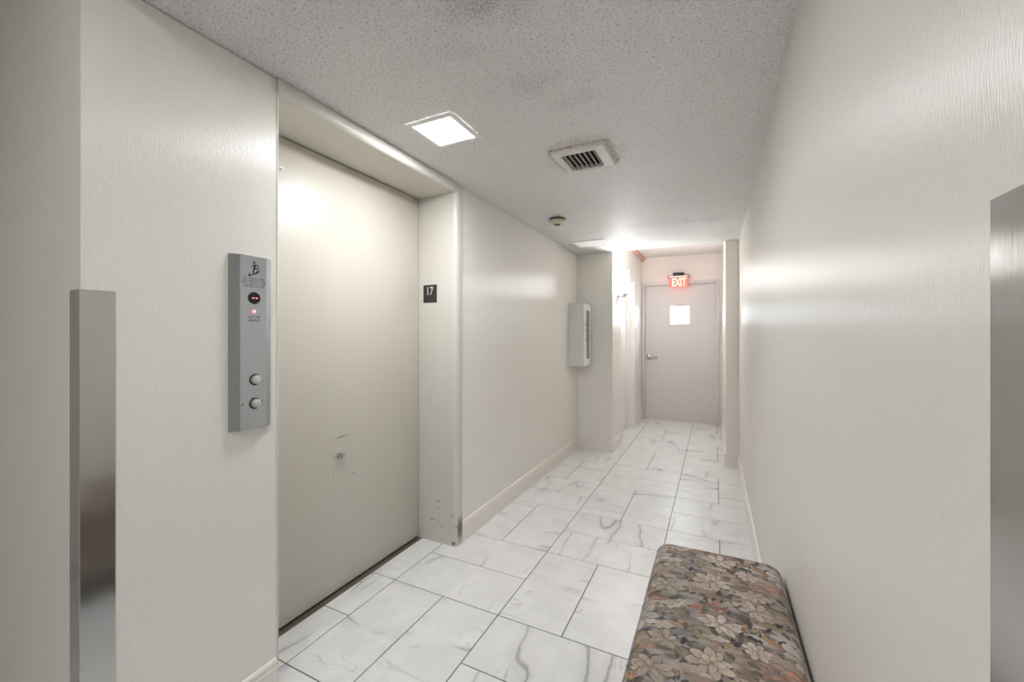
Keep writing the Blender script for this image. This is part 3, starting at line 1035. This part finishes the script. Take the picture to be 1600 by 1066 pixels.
def tapestry():
    """One repeat of the woven flower pattern as an array of linear colours."""
    rng = np.random.default_rng(11)
    px = 0.0016
    W_, H_ = 0.40, 0.36
    w_, h_ = int(W_ / px), int(H_ / px)
    L = lambda r, g, b_: np.array([s2l(r), s2l(g), s2l(b_)])
    img = np.zeros((h_, w_, 3)) + L(142, 130, 118)

    def wash(col, cells, lo, hi, amt):
        n_ = value_noise(h_, w_, *cells, rng)
        m = np.clip((n_ - lo) / (hi - lo), 0, 1)[..., None] * amt
        img[:] = img * (1 - m) + col * m
    wash(L(126, 127, 128), (8, 4), 0.42, 0.75, 0.95)
    wash(L(158, 132, 122), (6, 5), 0.55, 0.85, 0.8)
    wash(L(140, 130, 102), (7, 6), 0.58, 0.88, 0.8)
    wash(L(176, 168, 164), (12, 4), 0.55, 0.85, 0.8)
    wash(L(80, 75, 72), (20, 12), 0.55, 0.80, 0.75)
    wash(L(178, 168, 160), (40, 14), 0.5, 0.9, 0.5)

    def stamp(cx_, cy_, R, ang, fn):
        """fn(u, v) -> (mask, colour) in local axes, drawn with wrap-around."""
        k = int(R * 1.5 / px) + 2
        ix, iy = int(round(cx_ / px)), int(round(cy_ / px))
        gx, gy = np.meshgrid(np.arange(-k, k + 1), np.arange(-k, k + 1))
        u0, v0 = gx * px, gy * px
        ca, sa = math.cos(ang), math.sin(ang)
        u = (u0 * ca + v0 * sa) / R
        v = (-u0 * sa + v0 * ca) / R
        m, c_ = fn(u, v)
        yy_, xx_ = (iy + gy) % h_, (ix + gx) % w_
        m = np.clip(m, 0, 1)[..., None]
        img[yy_, xx_] = img[yy_, xx_] * (1 - m) + c_ * m

    dark = L(44, 42, 43)
    U = rng.uniform

    def petal(c_a, c_b, width=0.5, lobes=0, bend=0.0, outline=0.85):
        """root at u=-1, tip at u=1; darker at the root, pale rim, dark line round one flank."""
        ph = U(0, 6.28)

        def fn(u, v):
            x_ = np.clip((u + 1) / 2, 0, 1)
            prof = width * np.sin(np.pi * x_ ** 1.25) ** 0.65
            if lobes:
                prof = prof * (1 + 0.22 * np.sin(x_ * math.pi * 2 * lobes + ph))
            q = np.abs(v - bend * np.sin(x_ * 2.6)) / np.maximum(prof, 1e-4)
            ok = (u > -1) & (u < 1)
            m = np.clip((1.32 - q) * 5, 0, 1) * ok
            t_ = np.clip(0.25 + 0.75 * x_, 0, 1)[..., None]
            c_ = c_a * (1 - t_) + c_b * t_
            rimm = np.clip((q - 0.62) * 3, 0, 1)[..., None]
            c_ = c_ * (1 - 0.35 * rimm) + c_b * 1.12 * 0.35 * rimm
            vein = (np.abs(np.sin((x_ + q * 0.22) * (lobes + 3) * math.pi)) < 0.2) & (q < 0.85) if lobes else (np.abs(v) < 0.03)
            c_ = np.where(vein[..., None], c_ * 0.86, c_)
            c_ = np.where((q > 1.0)[..., None], c_ * (1 - outline) + dark * outline, c_)
            return m * np.where(q > 1.0, outline, 1), c_
        return fn

    def blob(c_, soft=2.0, amt=0.8):
        def fn(u, v):
            r = np.hypot(u, v * 1.3)
            return np.clip((1 - r) * soft, 0, 1) * amt, np.zeros(u.shape + (3,)) + c_
        return fn

    def spray(x_, y_, R, n, a0, span, c0, w=0.5, lobes=0, squash=0.8, start=0.28):
        order = list(range(n))
        rng.shuffle(order)
        for k_ in order:
            a = a0 + span * (k_ / max(n - (span < 6.2), 1)) + U(-.16, .16)
            rr_ = R * U(0.82, 1.12)
            px_ = x_ + math.cos(a) * rr_ * (start + 0.5)
            py_ = y_ + math.sin(a) * rr_ * (start + 0.5) * squash
            cc = c0 * U(0.86, 1.08)
            stamp(px_, py_, rr_ * 0.55, math.atan2(math.sin(a) * squash, math.cos(a)) + U(-.2, .2), petal(cc * 0.55, cc, w, lobes, U(-.2, .2)))

    pale = [L(188, 174, 160), L(180, 170, 162), L(192, 178, 168), L(174, 160, 146)]
    # dark ground leaves between the flowers
    for k_ in range(130):
        c0 = [L(66, 66, 68), L(84, 82, 74), L(62, 58, 56), L(98, 88, 74)][k_ % 4]
        stamp(U(0, W_), U(0, H_), U(0.008, 0.018), U(0, 6.28), petal(c0 * 1.2, c0, 0.42, 2, U(-.3, .3), 0.4))
    # soft rust and plum peonies
    for (x_, y_) in ((0.22, 0.08), (0.27, 0.10), (0.05, 0.26), (0.10, 0.28), (0.34, 0.25)):
        stamp(x_, y_, U(0.026, 0.038), 0, blob(L(164, 116, 98) if U() > 0.4 else L(140, 100, 96), 2.0, 0.75))
        for k_ in range(8):
            stamp(x_ + U(-.026, .026), y_ + U(-.02, .02), U(0.008, 0.015), U(0, 6), blob([L(190, 150, 126), L(128, 88, 80), L(176, 120, 102)][k_ % 3], 1.2, 0.8))
    # mid-toned foliage sprays
    for k_ in range(26):
        c0 = [L(146, 136, 122), L(138, 128, 106), L(140, 138, 138), L(156, 134, 118), L(126, 126, 126)][k_ % 5]
        spray(U(0, W_), U(0, H_), U(0.024, 0.036), int(U(3, 5)), U(0, 6.28), 1.5, c0, 0.36, 2)
    # pale curling acanthus
    for k_ in range(13):
        c0 = pale[k_ % 4] * 0.92
        stamp(U(0, W_), U(0, H_), U(0.034, 0.052), U(-0.4, 0.8) + (math.pi if k_ % 2 else 0), petal(c0 * 0.6, c0, 0.30, 4, U(-.35, .35)))
    for k_ in range(60):
        c0 = [L(70, 68, 68), L(88, 84, 74), L(104, 90, 80)][k_ % 3]
        stamp(U(0, W_), U(0, H_), U(0.006, 0.012), U(0, 6.28), petal(c0 * 1.2, c0, 0.40, 0, U(-.3, .3), 0.4))
    # berries and tiny blossoms
    for (x_, y_) in ((0.12, 0.12), (0.30, 0.30), (0.33, 0.05), (0.18, 0.22), (0.02, 0.16), (0.24, 0.19)):
        for k_ in range(8):
            c0 = [L(180, 146, 108), L(172, 128, 106), L(168, 148, 120)][k_ % 3]
            stamp(x_ + U(-.03, .03), y_ + U(-.014, .014), U(0.006, 0.009), U(0, 6), petal(c0 * 0.8, c0, 0.8, 0, 0, 0.8))
    # pale many-petalled flowers
    for n_, (x_, y_, r_) in enumerate(((0.09, 0.05, .040), (0.30, 0.17, .044), (0.11, 0.20, .038), (0.36, 0.335, .040), (0.20, 0.31, .034), (0.21, 0.02, .026), (0.19, 0.135, .026), (0.38, 0.09, .030))):
        c0 = pale[n_ % 4]
        spray(x_, y_, r_, 8, U(0, 6), 6.283, c0, 0.55)
        spray(x_, y_, r_ * 0.62, 5, U(0, 6), 6.283, c0 * 1.03, 0.62, 0, 0.8, 0.15)
        stamp(x_, y_, r_ * 0.20, 0, blob(L(150, 124, 98), 3.0, 0.9))
    # a last drift of colour over everything, as in a faded weave
    wash(L(150, 138, 128), (7, 5), 0.5, 0.95, 0.25)
    wash(L(120, 122, 126), (6, 9), 0.62, 0.95, 0.25)
    wash(L(166, 140, 122), (5, 7), 0.62, 0.95, 0.25)
    mean = img.mean(axis=(0, 1))
    lum = img.mean(axis=2, keepdims=True)
    img = lum + (img - lum) * 0.82
    img = np.clip((img / mean) ** 1.45 * mean * np.array([1.0, 0.93, 0.87]), 0.008, 0.75)
    return img, px


TAP, TPX = tapestry()


def weave_colours(me, fn_uv):
    n = len(me.vertices)
    co = np.empty(n * 3, dtype=np.float32)
    me.vertices.foreach_get('co', co)
    co = co.reshape(-1, 3)
    u, v = fn_uv(co)
    ix = np.floor(u / TPX).astype(int) % TAP.shape[1]
    iy = np.floor(v / TPX).astype(int) % TAP.shape[0]
    c_ = np.ones((n, 4), dtype=np.float32)
    c_[:, :3] = TAP[iy, ix]
    att = me.color_attributes.new('weave', 'FLOAT_COLOR', 'POINT')
    att.data.foreach_set('color', c_.ravel())


def padded_block(name, x0, x1, y0, y1, z0, z1, r_top, r_plan, step, crown, parent):
    """Box skin on a fine grid, rounded in plan and over the top edge, with a slightly crowned top."""
    # unroll: the top is a grid over the rounded rectangle, the skirt is swept round its rim
    nx = int((x1 - x0) / step)
    ny = int((y1 - y0) / step)
    xs = np.linspace(-1, 1, nx + 1)
    ys = np.linspace(-1, 1, ny + 1)
    hx, hy = (x1 - x0) / 2, (y1 - y0) / 2
    GX_, GY_ = np.meshgrid(xs * hx, ys * hy)
    # pull the square corners in to the plan radius
    qx, qy = np.abs(GX_), np.abs(GY_)
    ax_, ay_ = np.maximum(qx - (hx - r_plan), 0), np.maximum(qy - (hy - r_plan), 0)
    mxa = np.maximum(ax_, ay_)
    ln = np.hypot(ax_, ay_)
    sc_ = np.where(ln > 1e-9, mxa / np.maximum(ln, 1e-9), 1)
    PX = np.sign(GX_) * (np.minimum(qx, hx - r_plan) + ax_ * sc_)
    PY = np.sign(GY_) * (np.minimum(qy, hy - r_plan) + ay_ * sc_)
    # distance to the rim drives the rounding of the top edge
    ex_, ey_ = np.maximum(np.abs(PX) - (hx - r_plan), 0), np.maximum(np.abs(PY) - (hy - r_plan), 0)
    corner = r_plan - np.hypot(ex_, ey_)
    dist = np.where((ex_ > 0) & (ey_ > 0), corner, np.minimum(hx - np.abs(PX), hy - np.abs(PY)))
    t_ = np.clip(dist / r_top, 0, 1)
    drop = r_top * (1 - np.sqrt(np.clip(1 - (1 - t_) ** 2, 0, 1)))
    cr = crown * (1 - (PX / hx) ** 2) * (1 - (PY / hy) ** 4)
    sag = 0.0014 * np.sin(PY * 23 + PX * 9) * np.clip(dist / 0.05, 0, 1)
    Z_ = z1 - drop + cr + sag
    V = np.stack([PX + (x0 + x1) / 2, PY + (y0 + y1) / 2, Z_], -1).reshape(-1, 3)
    idx = np.arange((ny + 1) * (nx + 1)).reshape(ny + 1, nx + 1)
    F = np.stack([idx[:-1, :-1], idx[:-1, 1:], idx[1:, 1:], idx[1:, :-1]], -1).reshape(-1, 4)
    rim = np.concatenate([idx[0, :-1], idx[:-1, -1], idx[-1, :0:-1], idx[:0:-1, 0]])
    nr = len(rim)
    depth = (z1 - r_top) - z0
    rows = max(3, int(depth / 0.006))
    vs2, fs2 = [V], [F]
    prev = rim
    base = len(V)
    for k_ in range(1, rows + 1):
        Vr = V[rim].copy()
        Vr[:, 2] = Vr[:, 2] - depth * k_ / rows
        vs2.append(Vr)
        cur = np.arange(base, base + nr)
        base += nr
        fs2.append(np.stack([np.roll(prev, -1), prev, cur, np.roll(cur, -1)], -1))
        prev = cur
    VV = np.concatenate(vs2)
    FF = np.concatenate(fs2)
    me = bpy.data.meshes.new(name)
    me.from_pydata(VV.tolist(), [], [tuple(f) for f in FF.tolist()] + [tuple(prev[::-1].tolist())])
    for p in me.polygons:
        p.use_smooth = True
    me.materials.append(M['fabric'])
    zc = z1

    def uvf(co):
        below = np.maximum(zc - co[:, 2], 0)
        u_ = co[:, 0] - x0 + np.where(co[:, 0] > (x0 + x1) / 2, below, -below) * 0.7 + 0.3
        v_ = co[:, 1] - y0 + np.where(co[:, 1] > (y0 + y1) / 2, below, -below) * 0.7 + 0.6
        return u_, v_
    weave_colours(me, uvf)
    o_ = bpy.data.objects.new(name, me)
    COL.objects.link(o_)
    o_.parent = parent
    o_.matrix_parent_inverse = parent_inv(parent)
    return o_


be = empty('bench', (-0.005, 1.16, 0))
tag(be, 'low upholstered bench in floral tapestry standing against the right wall', 'bench')
bx0, bx1, by0, by1 = -0.198, 0.206, 0.56, 1.685
padded_block('cushion', bx0, bx1, by0, by1, 0.385, 0.495, 0.042, 0.050, 0.0016, 0.010, be)
padded_block('base', bx0 + .010, bx1 - .016, by0 + .010, by1 - .010, 0.13, 0.388, 0.004, 0.045, 0.008, 0.0, be)
pp = []
hx, hy, rr = (bx1 - bx0) / 2 - .0045, (by1 - by0) / 2 - .004, 0.048
for (sx_, sy_, a0) in ((1, 1, 0), (-1, 1, 90), (-1, -1, 180), (1, -1, 270)):
    for k in range(9):
        a = math.radians(a0 + k * 90 / 8)
        pp.append(((bx0 + bx1) / 2 + sx_ * (hx - rr) + rr * math.cos(a), (by0 + by1) / 2 + sy_ * (hy - rr) + rr * math.sin(a)))
bm = bmesh.new()
rings = []
for k, (x_, y_) in enumerate(pp):
    xa, ya = pp[k - 1]
    xb, yb = pp[(k + 1) % len(pp)]
    d = Vector((xb - xa, yb - ya, 0)).normalized()
    nrm = Vector((d.y, -d.x, 0))
    rings.append([bm.verts.new(Vector((x_, y_, 0.386)) + nrm * 0.004 * math.cos(q * math.pi / 4) + Vector((0, 0, 0.004)) * math.sin(q * math.pi / 4)) for q in range(8)])
for k in range(len(rings)):
    a, b_ = rings[k], rings[(k + 1) % len(rings)]
    for q in range(8):
        bm.faces.new((a[q], a[(q + 1) % 8], b_[(q + 1) % 8], b_[q]))
finish('piping', bm, M['under'], be, True)
for (lx, ly) in ((bx0 + .06, by0 + .07), (bx1 - .06, by0 + .07), (bx0 + .06, by1 - .07), (bx1 - .06, by1 - .07)):
    lathe('leg', [(0.0, 0.0), (0.015, 0.0), (0.018, 0.004), (0.026, 0.131), (0.0, 0.131)], M['leg'], be, 20, Matrix.Translation((lx, ly, 0)))
